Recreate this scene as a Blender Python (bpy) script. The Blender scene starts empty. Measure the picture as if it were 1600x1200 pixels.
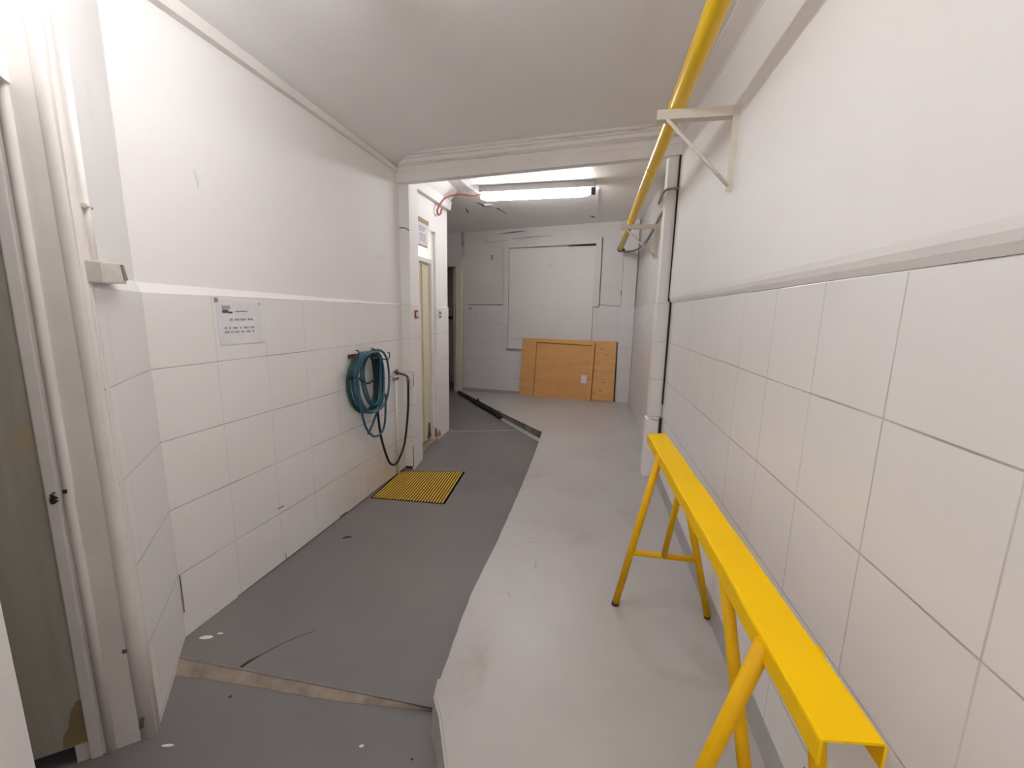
import bpy, bmesh, math, random
from mathutils import Vector, Matrix
random.seed(7)
scene = bpy.context.scene
col = scene.collection

# ------------------------------------------------------------------ camera, world, exposure
F_PX = 646.17
cam_d = bpy.data.cameras.new('camera'); cam = bpy.data.objects.new('camera', cam_d); col.objects.link(cam)
cam_d.sensor_width = 36.0; cam_d.lens = F_PX / 1600 * 36.0; cam_d.clip_start = 0.02
R_ = Vector((0.982544, 0.185048, 0.019092)); U_ = Vector((-0.049825, 0.162887, 0.985386)); F_ = Vector((-0.179234, 0.969136, -0.169264))
M = Matrix((( R_.x, U_.x, -F_.x, 0), (R_.y, U_.y, -F_.y, 0), (R_.z, U_.z, -F_.z, 1.449), (0, 0, 0, 1)))
cam.matrix_world = M
scene.camera = cam
w = bpy.data.worlds.new('world'); scene.world = w; w.use_nodes = True
w.node_tree.nodes['Background'].inputs[0].default_value = (0.9, 0.93, 1, 1)
w.node_tree.nodes['Background'].inputs[1].default_value = 0.03
scene.view_settings.view_transform = 'Standard'
scene.view_settings.look = 'None'
scene.view_settings.gamma = 1.0
scene.view_settings.use_curve_mapping = False
scene.view_settings.exposure = 0.0
NEAR_TUBE = 46.0      # emission of the lamp near the camera
FAR_TUBE = 44.0       # emission of the lamp beyond the beam
FILL_TUBE = 60.0      # emission of the added fill lamp behind the camera
scene.cycles.max_bounces = 12
scene.cycles.diffuse_bounces = 8

# ------------------------------------------------------------------ materials
def new_mat(name):
    m = bpy.data.materials.new(name); m.use_nodes = True
    nt = m.node_tree
    return m, nt, nt.nodes['Principled BSDF']

def N(nt, t, **kw):
    n = nt.nodes.new(t)
    for k, v in kw.items(): setattr(n, k, v)
    return n

def math_(nt, op, a, b=None, c=None):
    n = N(nt, 'ShaderNodeMath', operation=op)
    for i, v in enumerate((a, b, c)):
        if v is None: continue
        if isinstance(v, (int, float)): n.inputs[i].default_value = v
        else: nt.links.new(v, n.inputs[i])
    return n.outputs[0]

def mixc(nt, fac, a, b):
    n = N(nt, 'ShaderNodeMix', data_type='RGBA')
    for sock, v in ((n.inputs[0], fac), (n.inputs[6], a), (n.inputs[7], b)):
        if isinstance(v, (int, float)): sock.default_value = v
        elif isinstance(v, tuple): sock.default_value = (*v, 1) if len(v) == 3 else v
        else: nt.links.new(v, sock)
    return n.outputs[2]

def noise(nt, vec, scale, detail=4, rough=.55, dist=0):
    n = N(nt, 'ShaderNodeTexNoise'); n.inputs['Scale'].default_value = scale
    n.inputs['Detail'].default_value = detail; n.inputs['Roughness'].default_value = rough
    n.inputs['Distortion'].default_value = dist
    if vec is not None: nt.links.new(vec, n.inputs['Vector'])
    return n.outputs['Fac']

def ramp(nt, f, lo, hi):
    n = N(nt, 'ShaderNodeMapRange'); n.inputs[1].default_value = lo; n.inputs[2].default_value = hi
    n.clamp = True
    nt.links.new(f, n.inputs[0]); return n.outputs[0]

def bump(nt, bsdf, h, strength, dist=.002):
    b = N(nt, 'ShaderNodeBump'); b.inputs['Strength'].default_value = strength; b.inputs['Distance'].default_value = dist
    nt.links.new(h, b.inputs['Height']); nt.links.new(b.outputs[0], bsdf.inputs['Normal'])

def mottled(name, c, c2, scale=3.0, rough=.6, fine=0.0, stain=None, stain_lo=.62, stain_scale=1.6, spec=.4, bump_s=.0, bump_scale=40, metallic=0, coat=0):
    m, nt, b = new_mat(name)
    tc = N(nt, 'ShaderNodeTexCoord'); v = tc.outputs['Object']
    f = ramp(nt, noise(nt, v, scale, 5, .6), .3, .7)
    out = mixc(nt, f, c, c2)
    if stain:
        s = ramp(nt, noise(nt, v, stain_scale, 6, .65, .4), stain_lo, stain_lo + .16)
        out = mixc(nt, math_(nt, 'MULTIPLY', s, .8), out, stain)
    nt.links.new(out, b.inputs['Base Color'])
    b.inputs['Roughness'].default_value = rough
    b.inputs['Specular IOR Level'].default_value = spec
    b.inputs['Metallic'].default_value = metallic
    if coat: b.inputs['Coat Weight'].default_value = coat
    if bump_s:
        bump(nt, b, noise(nt, v, bump_scale, 5, .6), bump_s)
    return m

def tile_mat(name, c, c2, grout, tu, tv, v0, hw=.0016, vw=.0012, hs=1.0, vs=.6, rough=.32, u0=0.0, grime=None):
    """painted tiles; UV is in metres along the wall (u) and height (v)"""
    m, nt, b = new_mat(name)
    uv = N(nt, 'ShaderNodeUVMap'); sep = N(nt, 'ShaderNodeSeparateXYZ'); nt.links.new(uv.outputs[0], sep.inputs[0])
    tc = N(nt, 'ShaderNodeTexCoord')
    wob = noise(nt, tc.outputs['Object'], 2.2, 3)
    U = math_(nt, 'SUBTRACT', sep.outputs[0], u0)
    V = math_(nt, 'SUBTRACT', v0, sep.outputs[1])
    V = math_(nt, 'ADD', V, math_(nt, 'MULTIPLY', math_(nt, 'SUBTRACT', wob, .5), .008))
    def line(x, per, wd):
        d = math_(nt, 'PINGPONG', x, per / 2)             # distance to the nearest joint
        n = N(nt, 'ShaderNodeMapRange'); n.clamp = True
        nt.links.new(d, n.inputs[0]); n.inputs[1].default_value = wd * .55; n.inputs[2].default_value = wd * 1.5
        n.inputs[3].default_value = 1; n.inputs[4].default_value = 0
        return n.outputs[0]
    lh = line(V, tv, hw); lv = line(U, tu, vw)
    worn = ramp(nt, noise(nt, tc.outputs['Object'], 3.3, 4), .36, .62)
    worn_v = ramp(nt, noise(nt, tc.outputs['Object'], 2.7, 4), .38, .62)
    k = math_(nt, 'MAXIMUM', math_(nt, 'MULTIPLY', math_(nt, 'MULTIPLY_ADD', worn, .6, .4), math_(nt, 'MULTIPLY', lh, hs)),
              math_(nt, 'MULTIPLY', math_(nt, 'MULTIPLY_ADD', worn_v, .65, .35), math_(nt, 'MULTIPLY', lv, vs)))
    base = mixc(nt, ramp(nt, noise(nt, tc.outputs['Object'], 1.7, 5, .6), .3, .7), c, c2)
    outc = mixc(nt, k, base, grout)
    if grime is not None:
        # brown splash stains low on the wall around a point (u, v)
        du = math_(nt, 'DIVIDE', math_(nt, 'SUBTRACT', sep.outputs[0], grime[0]), grime[2]); dv = math_(nt, 'DIVIDE', math_(nt, 'SUBTRACT', sep.outputs[1], grime[1]), grime[3])
        rr = math_(nt, 'SQRT', math_(nt, 'ADD', math_(nt, 'MULTIPLY', du, du), math_(nt, 'MULTIPLY', dv, dv)))
        gm = math_(nt, 'MULTIPLY', ramp(nt, math_(nt, 'SUBTRACT', 1.0, rr), 0, .9), math_(nt, 'MULTIPLY_ADD', noise(nt, tc.outputs['Object'], 7, 5, .65), .9, .1))
        outc = mixc(nt, gm, outc, (.44, .33, .22))
    nt.links.new(outc, b.inputs['Base Color'])
    b.inputs['Roughness'].default_value = rough
    b.inputs['Specular IOR Level'].default_value = .4
    h = math_(nt, 'SUBTRACT', math_(nt, 'MULTIPLY', noise(nt, tc.outputs['Object'], 9, 4), .25), math_(nt, 'MAXIMUM', lh, math_(nt, 'MULTIPLY', lv, .5)))
    bump(nt, b, h, .35, .003)
    return m

def plain(name, c, rough=.5, metallic=0, spec=.4):
    m, nt, b = new_mat(name)
    tc = N(nt, 'ShaderNodeTexCoord')
    f = ramp(nt, noise(nt, tc.outputs['Object'], 14, 4), .3, .7)
    nt.links.new(mixc(nt, f, c, tuple(x * .9 for x in c)), b.inputs['Base Color'])
    b.inputs['Roughness'].default_value = rough; b.inputs['Metallic'].default_value = metallic
    b.inputs['Specular IOR Level'].default_value = spec
    return m

def emit_mat(name, c, s):
    m, nt, b = new_mat(name)
    b.inputs['Base Color'].default_value = (*c, 1)
    b.inputs['Emission Color'].default_value = (*c, 1); b.inputs['Emission Strength'].default_value = s
    return m

WHITE = (.865, .845, .838); WHITE2 = (.83, .807, .797)
MAT = {}
MAT['plaster'] = mottled('white_plaster', WHITE, WHITE2, 1.4, .7, bump_s=.25, bump_scale=14, stain=(.66, .60, .55), stain_lo=.66, stain_scale=1.3)
MAT['plaster_r'] = mottled('white_plaster_right', (.86, .845, .84), (.83, .81, .802), 1.2, .65, bump_s=.25, bump_scale=10, stain=(.67, .62, .57), stain_lo=.68, stain_scale=1.9)
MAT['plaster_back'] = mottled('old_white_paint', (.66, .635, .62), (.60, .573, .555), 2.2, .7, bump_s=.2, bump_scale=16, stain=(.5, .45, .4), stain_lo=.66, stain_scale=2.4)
MAT['ceiling'] = mottled('ceiling_paint', (.90, .885, .88), (.87, .85, .845), 1.1, .5, bump_s=.3, bump_scale=5)
MAT['tile_l'] = tile_mat('painted_tile_left', (.85, .828, .82), (.82, .795, .785), (.22, .18, .17), .2919, .30, 1.5, hs=.9, vs=.42, grime=(1.62, .05, .75, .42))
MAT['tile_r'] = tile_mat('painted_tile_right', (.83, .812, .808), (.80, .78, .776), (.36, .32, .315), .2905, .30, 1.546, 0.0021, .0018, hs=.9, vs=.68, u0=.9577)
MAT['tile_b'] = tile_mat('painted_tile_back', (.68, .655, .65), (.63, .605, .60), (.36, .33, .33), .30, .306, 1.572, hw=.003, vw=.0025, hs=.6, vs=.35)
MAT['tile_s'] = tile_mat('painted_tile_splay', (.85, .828, .82), (.82, .795, .785), (.22, .18, .17), .375, .30, 1.5, hs=.9, vs=.42)
MAT['tile_c'] = tile_mat('painted_tile_pillar', (.83, .81, .80), (.80, .775, .765), (.34, .31, .30), .6, .30, 1.508, hw=.003, vw=.0025, hs=.6, vs=.2)
MAT['trim'] = mottled('cream_white_gloss', (.82, .79, .765), (.77, .735, .71), 4, .4, bump_s=.15, bump_scale=12, stain=(.5, .43, .36), stain_lo=.7, stain_scale=5)
MAT['jamb'] = mottled('worn_jamb_paint', (.80, .76, .735), (.72, .68, .655), 5, .55, bump_s=.4, bump_scale=18, stain=(.42, .35, .28), stain_lo=.7, stain_scale=6)
def streaked(name, c, dirt):
    m, nt, b = new_mat(name)
    tc = N(nt, 'ShaderNodeTexCoord')
    mp = N(nt, 'ShaderNodeMapping'); mp.inputs['Scale'].default_value = (1.3, 30, 30); nt.links.new(tc.outputs['Object'], mp.inputs[0])
    f = ramp(nt, noise(nt, mp.outputs[0], 1.0, 6, .7, .3), .52, .80)
    nt.links.new(mixc(nt, f, c, dirt), b.inputs['Base Color']); b.inputs['Roughness'].default_value = .55
    return m
MAT['stained'] = streaked('stained_moulding', (.82, .79, .77), (.22, .20, .19))
MAT['floor'] = mottled('dark_grey_floor_paint', (.160, .153, .160), (.205, .186, .180), 1.3, .42, stain=(.21, .175, .14), stain_lo=.57, stain_scale=1.3, bump_s=.1, bump_scale=20)
MAT['platform'] = mottled('light_grey_floor_paint', (.475, .452, .442), (.415, .392, .38), 2.0, .36, stain=(.35, .30, .26), stain_lo=.585, stain_scale=2.1, bump_s=.08, bump_scale=18)
MAT['curb'] = mottled('chipped_curb_edge', (.30, .265, .235), (.10, .088, .08), 9, .8, bump_s=.6, bump_scale=30)
MAT['cove'] = plain('grey_cove_paint', (.37, .355, .35), .5)
MAT['worn'] = mottled('worn_concrete', (.36, .30, .24), (.20, .165, .13), 12, .85, bump_s=.5, bump_scale=35)
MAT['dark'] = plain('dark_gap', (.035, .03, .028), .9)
MAT['crack'] = plain('crack_grey', (.16, .14, .13), .9)
MAT['yellow'] = mottled('yellow_gloss_paint', (.90, .555, .001), (.84, .51, .001), 5, .5, spec=.12, stain=(.66, .40, .003), stain_lo=.72, stain_scale=7, bump_s=.12, bump_scale=30)
MAT['yellow_dk'] = mottled('yellow_leg_paint', (.80, .455, .004), (.70, .385, .004), 9, .45, spec=.2, stain=(.38, .2, .02), stain_lo=.68, stain_scale=12)
MAT['pipe_yellow'] = mottled('yellow_pipe_paint', (.85, .545, .006), (.80, .50, .006), 4, .3, spec=.3, stain=(.55, .33, .04), stain_lo=.72, stain_scale=6)
MAT['rust'] = mottled('rusty_metal', (.20, .10, .06), (.09, .05, .035), 20, .8)
MAT['cap'] = plain('worn_foot', (.07, .05, .03), .8)
MAT['cream'] = mottled('cream_metal_paint', (.70, .655, .575), (.63, .585, .51), 8, .45)
MAT['grate_y'] = mottled('yellow_grate_paint', (.72, .47, .07), (.60, .37, .05), 14, .5)
MAT['pit_shade'] = plain('drain_pit_shade', (.012, .009, .004), 1.0, spec=.0)
MAT['wood'] = None
MAT['hose_b'] = mottled('blue_hose_rubber', (.045, .135, .185), (.03, .09, .125), 12, .42)
MAT['hose_g'] = mottled('green_hose_rubber', (.012, .095, .07), (.01, .06, .06), 10, .42)
MAT['hose_d'] = plain('black_hose_rubber', (.012, .016, .018), .45)
MAT['hook'] = plain('red_brown_hook', (.10, .035, .035), .5)
MAT['steel'] = mottled('dull_steel', (.36, .33, .31), (.20, .18, .17), 8, .45, metallic=.6)
MAT['brown_metal'] = plain('old_brass', (.16, .12, .10), .5, .5)
MAT['paper'] = plain('white_paper', (.80, .79, .81), .7)
MAT['ink'] = plain('grey_ink', (.38, .38, .40), .8)
MAT['ink_dk'] = plain('dark_ink', (.10, .10, .11), .8)
MAT['card'] = plain('brown_cardboard', (.42, .30, .185), .8)
MAT['plastic'] = plain('aged_white_plastic', (.66, .62, .55), .4)
MAT['plastic_dk'] = plain('grey_plastic', (.20, .18, .165), .45)
MAT['red'] = plain('red_print', (.33, .06, .04), .6)
MAT['cord'] = plain('orange_cord', (.38, .10, .045), .5)
MAT['conduit'] = plain('grey_cable', (.28, .26, .25), .5)
MAT['lamp_body'] = plain('lamp_body_grey', (.50, .48, .47), .45)
MAT['lamp_cap'] = plain('lamp_end_black', (.03, .03, .035), .5)
MAT['tube_near'] = emit_mat('lit_tube_near', (.985, .99, 1.0), NEAR_TUBE)
MAT['tube_far'] = emit_mat('lit_tube_far', (.985, .985, 1.0), FAR_TUBE)
MAT['tube_fill'] = emit_mat('lit_tube_fill', (.985, .99, 1.0), FILL_TUBE)
MAT['door_cream'] = mottled('cream_door_paint', (.72, .66, .50), (.66, .60, .45), 5, .4, stain=(.48, .38, .24), stain_lo=.70, stain_scale=4)
MAT['brick'] = plain('broken_brick', (.30, .15, .09), .9)
MAT['rust_y'] = mottled('ochre_rust', (.36, .25, .09), (.27, .21, .12), 16, .7)
MAT['panel'] = mottled('cover_board', (.70, .67, .65), (.66, .63, .61), 1.5, .6)
MAT['splash'] = plain('white_paint_splash', (.75, .75, .75), .6)

def dirty_door(name, a, b_, c):
    """metal leaf with vertical grime streaks"""
    m, nt, b = new_mat(name)
    tc = N(nt, 'ShaderNodeTexCoord')
    mp = N(nt, 'ShaderNodeMapping'); mp.inputs['Scale'].default_value = (9, 9, .5); nt.links.new(tc.outputs['Object'], mp.inputs[0])
    f = ramp(nt, noise(nt, mp.outputs[0], 1.0, 5, .6), .34, .66)
    g = ramp(nt, noise(nt, tc.outputs['Object'], 3.0, 4, .6, .5), .56, .75)
    nt.links.new(mixc(nt, g, mixc(nt, f, a, b_), c), b.inputs['Base Color'])
    b.inputs['Roughness'].default_value = .4; b.inputs['Metallic'].default_value = .05
    return m
MAT['door_dirty'] = dirty_door('grimy_metal_door', (.58, .56, .49), (.42, .40, .34), (.50, .39, .23))
MAT['door_far'] = dirty_door('dark_steel_door', (.52, .46, .41), (.30, .265, .245), (.42, .31, .19))

def wood_mat(name, a, b_, knot):
    m, nt, b = new_mat(name)
    tc = N(nt, 'ShaderNodeTexCoord')
    mp = N(nt, 'ShaderNodeMapping'); mp.inputs['Scale'].default_value = (1.2, 1.2, 9); nt.links.new(tc.outputs['Object'], mp.inputs[0])
    f = ramp(nt, noise(nt, mp.outputs[0], 1.6, 6, .62, .9), .3, .7)
    k = ramp(nt, noise(nt, mp.outputs[0], 2.3, 3, .5, .3), .66, .80)
    nt.links.new(mixc(nt, k, mixc(nt, f, a, b_), knot), b.inputs['Base Color'])
    b.inputs['Roughness'].default_value = .55
    return m
MAT['seam_shade'] = plain('dark_brown_shade_knot', (.16, .065, .02), .8)  # brown for the painted shadow lines beside the battens, and for knots
MAT['wood'] = wood_mat('plywood_face', (.70, .37, .13), (.60, .305, .10), (.36, .155, .05))
MAT['wood_r'] = wood_mat('plywood_edge_stock', (.72, .39, .145), (.62, .32, .11), (.30, .13, .045))

# ------------------------------------------------------------------ mesh helpers
class MB:
    def __init__(s): s.bm = bmesh.new(); s.uv = s.bm.loops.layers.uv.new('UVMap')
    def poly(s, pts, uvs=None, mi=0):
        vs = [s.bm.verts.new(p) for p in pts]; f = s.bm.faces.new(vs); f.material_index = mi
        if uvs:
            for l, q in zip(f.loops, uvs): l[s.uv].uv = q
        return f
    def hexa(s, b, t, mi=0, uvf=None):
        """b, t: four bottom and four top points, same winding"""
        vb = [s.bm.verts.new(p) for p in b]; vt = [s.bm.verts.new(p) for p in t]
        n = len(b); fs = [s.bm.faces.new(vb[::-1]), s.bm.faces.new(vt)]
        for i in range(n): fs.append(s.bm.faces.new((vb[i], vb[(i + 1) % n], vt[(i + 1) % n], vt[i])))
        for f in fs:
            f.material_index = mi
            if uvf:
                for l in f.loops: l[s.uv].uv = uvf(l.vert.co)
        return s
    def box(s, x0, x1, y0, y1, z0, z1, mi=0, uvf=None):
        return s.hexa([(x0, y0, z0), (x1, y0, z0), (x1, y1, z0), (x0, y1, z0)], [(x0, y0, z1), (x1, y0, z1), (x1, y1, z1), (x0, y1, z1)], mi, uvf)
    def tube(s, pts, r, seg=10, mi=0, closed=False, cap=True):
        pts = [Vector(p) for p in pts]; n = len(pts); rings = []
        up = None
        for i, p in enumerate(pts):
            if closed: t = (pts[(i + 1) % n] - pts[i - 1]).normalized()
            else: t = (pts[min(i + 1, n - 1)] - pts[max(i - 1, 0)]).normalized()
            if up is None:
                a = Vector((0, 0, 1)) if abs(t.z) < .9 else Vector((1, 0, 0)); up = t.cross(a).normalized()
            else:
                up = (up - t * up.dot(t)).normalized()
            b = t.cross(up); rr = r[i] if isinstance(r, (list, tuple)) else r
            rings.append([s.bm.verts.new(p + (up * math.cos(2 * math.pi * k / seg) + b * math.sin(2 * math.pi * k / seg)) * rr) for k in range(seg)])
        for i in range(n if closed else n - 1):
            A, B = rings[i], rings[(i + 1) % n]
            for k in range(seg):
                f = s.bm.faces.new((A[k], A[(k + 1) % seg], B[(k + 1) % seg], B[k])); f.material_index = mi; f.smooth = True
        if cap and not closed:
            for R, rev in ((rings[0], True), (rings[-1], False)):
                f = s.bm.faces.new(R[::-1] if rev else R); f.material_index = mi
        return s
    def bevel(s, w, seg=2):
        bmesh.ops.bevel(s.bm, geom=[e for e in s.bm.edges], offset=w, segments=seg, profile=.6, affect='EDGES', clamp_overlap=True)
        return s
    def build(s, name, mats, parent=None, smooth=False):
        bmesh.ops.recalc_face_normals(s.bm, faces=s.bm.faces)
        me = bpy.data.meshes.new(name); s.bm.to_mesh(me); s.bm.free()
        if not isinstance(mats, (list, tuple)): mats = [mats]
        for m in mats: me.materials.append(MAT[m])
        if smooth:
            for p in me.polygons: p.use_smooth = True
        o = bpy.data.objects.new(name, me); col.objects.link(o)
        if parent is not None:
            bpy.context.view_layer.update()
            o.parent = parent; o.matrix_parent_inverse = parent.matrix_world.inverted()
        return o

def spline(pts, n=8, closed=False):
    P = [Vector(p) for p in pts]; out = []; m = len(P)
    for i in range(m if closed else m - 1):
        if closed: p0, p1, p2, p3 = P[i - 1], P[i], P[(i + 1) % m], P[(i + 2) % m]
        else: p0, p1, p2, p3 = P[max(i - 1, 0)], P[i], P[i + 1], P[min(i + 2, m - 1)]
        for k in range(n):
            t = k / n
            out.append(.5 * ((2 * p1) + (p2 - p0) * t + (2 * p0 - 5 * p1 + 4 * p2 - p3) * t * t + (3 * p1 - p0 - 3 * p2 + p3) * t ** 3))
    if not closed: out.append(P[-1])
    return out

def empty(name, loc):
    o = bpy.data.objects.new(name, None); col.objects.link(o); o.location = loc; o.empty_display_size = .05
    bpy.context.view_layer.update()
    return o
def tag(o, label, cat, group=None):
    o['label'] = label; o['category'] = cat
    if group: o['group'] = group
    return o
def struct(o):
    o['kind'] = 'structure'; return o

def strip(mb, pts, nrm, wd, mi=0, th=.0012):
    """thin ribbon of crack or dirt lying on a surface"""
    pts = [Vector(p) for p in pts]; n = Vector(nrm).normalized()
    for i in range(len(pts) - 1):
        t = (pts[i + 1] - pts[i]).normalized(); s = t.cross(n)
        w0 = wd[i] if isinstance(wd, (list, tuple)) else wd; w1 = wd[i + 1] if isinstance(wd, (list, tuple)) else wd
        mb.hexa([pts[i] - s * w0 / 2, pts[i] + s * w0 / 2, pts[i + 1] + s * w1 / 2, pts[i + 1] - s * w1 / 2],
                [pts[i] - s * w0 / 2 + n * th, pts[i] + s * w0 / 2 + n * th, pts[i + 1] + s * w1 / 2 + n * th, pts[i + 1] - s * w1 / 2 + n * th], mi)

def wall_slab(mb, p0, p1, z0, z1, th, side, u0=0, mi=0):
    """vertical slab: inner face along p0->p1, thickness th towards `side` (a 2D vector); z0/z1 may be pairs"""
    p0 = Vector((p0[0], p0[1])); p1 = Vector((p1[0], p1[1])); d = (p1 - p0).normalized(); s = Vector((side[0], side[1])).normalized() * th
    z0 = z0 if isinstance(z0, tuple) else (z0, z0); z1 = z1 if isinstance(z1, tuple) else (z1, z1)
    q = [p0, p1, p1 + s, p0 + s]; zz0 = [z0[0], z0[1], z0[1], z0[0]]; zz1 = [z1[0], z1[1], z1[1], z1[0]]
    uvf = lambda co: ((Vector((co.x, co.y)) - p0).dot(d) + u0, co.z)
    mb.hexa([(a.x, a.y, z) for a, z in zip(q, zz0)], [(a.x, a.y, z) for a, z in zip(q, zz1)], mi, uvf)

# ------------------------------------------------------------------ the setting: frames of reference
def XLf(y): return -1.7435 + .0336 * y           # face of the left wall
XR = .6034
C0 = Vector((-1.6988, 1.33)); D = Vector((.6198, -.7848)); NN = Vector((.7848, .6198))   # splayed wall by the entry
def sp(t, off=0, z=0):
    q = C0 + D * t + NN * off; return (q.x, q.y, z)
A0 = Vector((.63, 6.42)); E0 = Vector((-.97232, .23363)); NB = Vector((-.23363, -.97232))  # back wall: s to the left, off to the camera
def bk(s, off=0, z=0):
    q = A0 + E0 * s + NB * off; return (q.x, q.y, z)

# floor --------------------------------------------------------
mb = MB()
mb.hexa([(-4.2, 1.24, -.10), (1.2, 1.246, -.10), (1.2, 9.2, -.10), (-4.2, 9.2, -.10)], [(-4.2, 1.22, 0), (1.2, 1.246, 0), (1.2, 9.2, 0), (-4.2, 9.2, 0)])
mb.hexa([(-4.2, -1.7, -.12), (1.2, -1.7, -.12), (1.2, 1.246, -.12), (-4.2, 1.215, -.12)], [(-4.2, -1.7, -.02), (1.2, -1.7, -.02), (1.2, 1.246, -.02), (-4.2, 1.215, -.02)])
floor = struct(mb.build('floor', 'floor'))
mb = MB()   # worn concrete nosing between the two levels of the dark floor
st = [(-1.63, 1.243, 1.170), (-1.45, 1.243, 1.186), (-1.2, 1.244, 1.196), (-1.0, 1.245, 1.200), (-.84, 1.246, 1.207), (-.70, 1.247, 1.222), (-.56, 1.248, 1.238), (-.47, 1.249, 1.243)]
for (x0, f0, n0), (x1, f1, n1) in zip(st, st[1:]):
    mb.hexa([(x0, n0, -.022), (x1, n1, -.022), (x1, f1, -.022), (x0, f0, -.022)], [(x0, n0, -.0185), (x1, n1, -.0185), (x1, f1, .001), (x0, f0, .001)])
mb.build('worn_edge', 'worn', floor)
mb = MB()
for (x, y, z, r, a) in ((-1.611, 1.348, 0, .022, .5), (-1.57, 1.38, 0, .010, .5), (-1.338, .944, -.02, .016, .3), (-.697, 1.073, -.02, .006, .8)):
    pts = []
    for k in range(12):
        t = 2 * math.pi * k / 12; pts.append((x + r * math.cos(t) * 1.25, y + r * a * math.sin(t) + .3 * r * math.cos(t)))
    mb.hexa([(px, py, z) for px, py in pts], [(px, py, z + .0015) for px, py in pts])
mb.build('paint_splash', 'splash', floor)
mb = MB()
strip(mb, [(-1.335, 1.245, 0), (-1.325, 1.275, 0), (-1.30, 1.32, 0), (-1.25, 1.40, 0), (-1.17, 1.48, 0)], (0, 0, 1), [.014, .012, .003, .0016, .001])
strip(mb, [(-1.288, 1.137, -.02), (-1.280, 1.145, -.02)], (0, 0, 1), .008)
strip(mb, [(-.515, 1.066, -.02), (-.508, 1.070, -.02)], (0, 0, 1), .006)
strip(mb, [(-1.50, 2.215, 0), (-1.478, 2.235, 0), (-1.45, 2.24, 0)], (0, 0, 1), [.010, .026, .006])
mb.build('crack', 'dark', floor)
mb = MB()
strip(mb, [(-1.70, 4.70, 0), (-1.4, 4.76, 0), (-1.0, 4.90, 0), (-.76, 4.975, 0)], (0, 0, 1), .008)
mb.build('paint_line', 'plaster_back', floor)

# raised light-grey floor on the right; it falls towards the far left
edge = [(.05, -1.7, .13), (.05, .17, .13), (-.10, .47, .13), (-.346, .958, .13), (-.419, 1.102, .13), (-.462, 1.164, .13), (-.474, 1.239, .13), (-.494, 1.696, .13), (-.474, 2.151, .13),
        (-.462, 2.9, .13), (-.460, 3.56, .13), (-.480, 4.538, .12), (-.80, 4.97, .105), (-1.141, 5.435, .09), (-1.686, 6.232, .065), (-2.236, 7.031, .045), (-2.30, 7.15, .04)]
far = [(-2.2, 7.3, .04), (-1.14, 6.95, .092), (.45, 6.6, .138), (1.1, 6.6, .14), (1.1, -1.7, .13)]
mb = MB()
jag = []
rj = random.Random(11); src = []
for i, (a_, b_) in enumerate(zip(edge, edge[1:])):
    jag.append(a_); src.append(i)
    n_ = int((Vector(b_) - Vector(a_)).length / .045) if i >= 5 else 0
    for k in range(1, n_):
        q_ = Vector(a_).lerp(Vector(b_), k / n_)
        jag.append((q_.x + rj.uniform(-.002, .002), q_.y + rj.uniform(-.002, .002), q_.z)); src.append(i)
jag.append(edge[-1]); src.append(len(edge) - 1)
ring = jag + far
vt = [mb.bm.verts.new(p) for p in ring]
vb = [mb.bm.verts.new((p[0], p[1], -.05)) for p in ring]
f = mb.bm.faces.new(vt)
bmesh.ops.triangulate(mb.bm, faces=[f])
for i in range(len(ring) - 1):
    f = mb.bm.faces.new((vt[i], vb[i], vb[i + 1], vt[i + 1])); f.material_index = 1 if i < len(jag) - 1 else 0
raised = struct(mb.build('floor_raised', ['platform', 'curb']))
mb = MB()   # bright chipped lip along the near edge, and mortar under the diagonal edge
for (a, b) in zip(edge[2:6], edge[3:7]):
    mb.hexa([(a[0] - .022, a[1], -.02), (a[0], a[1], -.02), (b[0], b[1], -.02), (b[0] - .022, b[1], -.02)],
            [(a[0] - .010, a[1], .127), (a[0], a[1], .127), (b[0], b[1], .127), (b[0] - .010, b[1], .127)])
mb.build('painted_lip', 'platform', raised)
mb = MB()
for i in range(11, 13):
    a, b = Vector(edge[i]), Vector(edge[i + 1]); d = (b - a).normalized(); s = Vector((d.y, -d.x, 0)) * -.014
    if s.x > 0: s = -s
    mb.hexa([(a.x, a.y, 0), (b.x, b.y, 0), (b.x + s.x * 2, b.y + s.y * 2, 0), (a.x + s.x * 2, a.y + s.y * 2, 0)],
            [(a.x, a.y, .03), (b.x, b.y, .03), (b.x + s.x, b.y + s.y, .012), (a.x + s.x, a.y + s.y, .012)])
mb.build('mortar_fillet', 'platform', raised)
mb = MB()
for (x, y, r, a) in ((-.36, 2.41, .05, .4), (-.22, 2.0, .09, -.5), (-.18, 2.15, .07, 1.2), (-.31, 1.72, .05, -.2), (.02, 2.3, .06, -.4)):
    P = [(x + r * math.cos(a + t * 1.2) - r, y + r * math.sin(a + t * 1.2), .13) for t in (0, .3, .6, .9)]
    strip(mb, P, (0, 0, 1), [.001, .004, .003, .001], th=.0006)
mb.build('scuff_mark', 'worn', raised)

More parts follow.
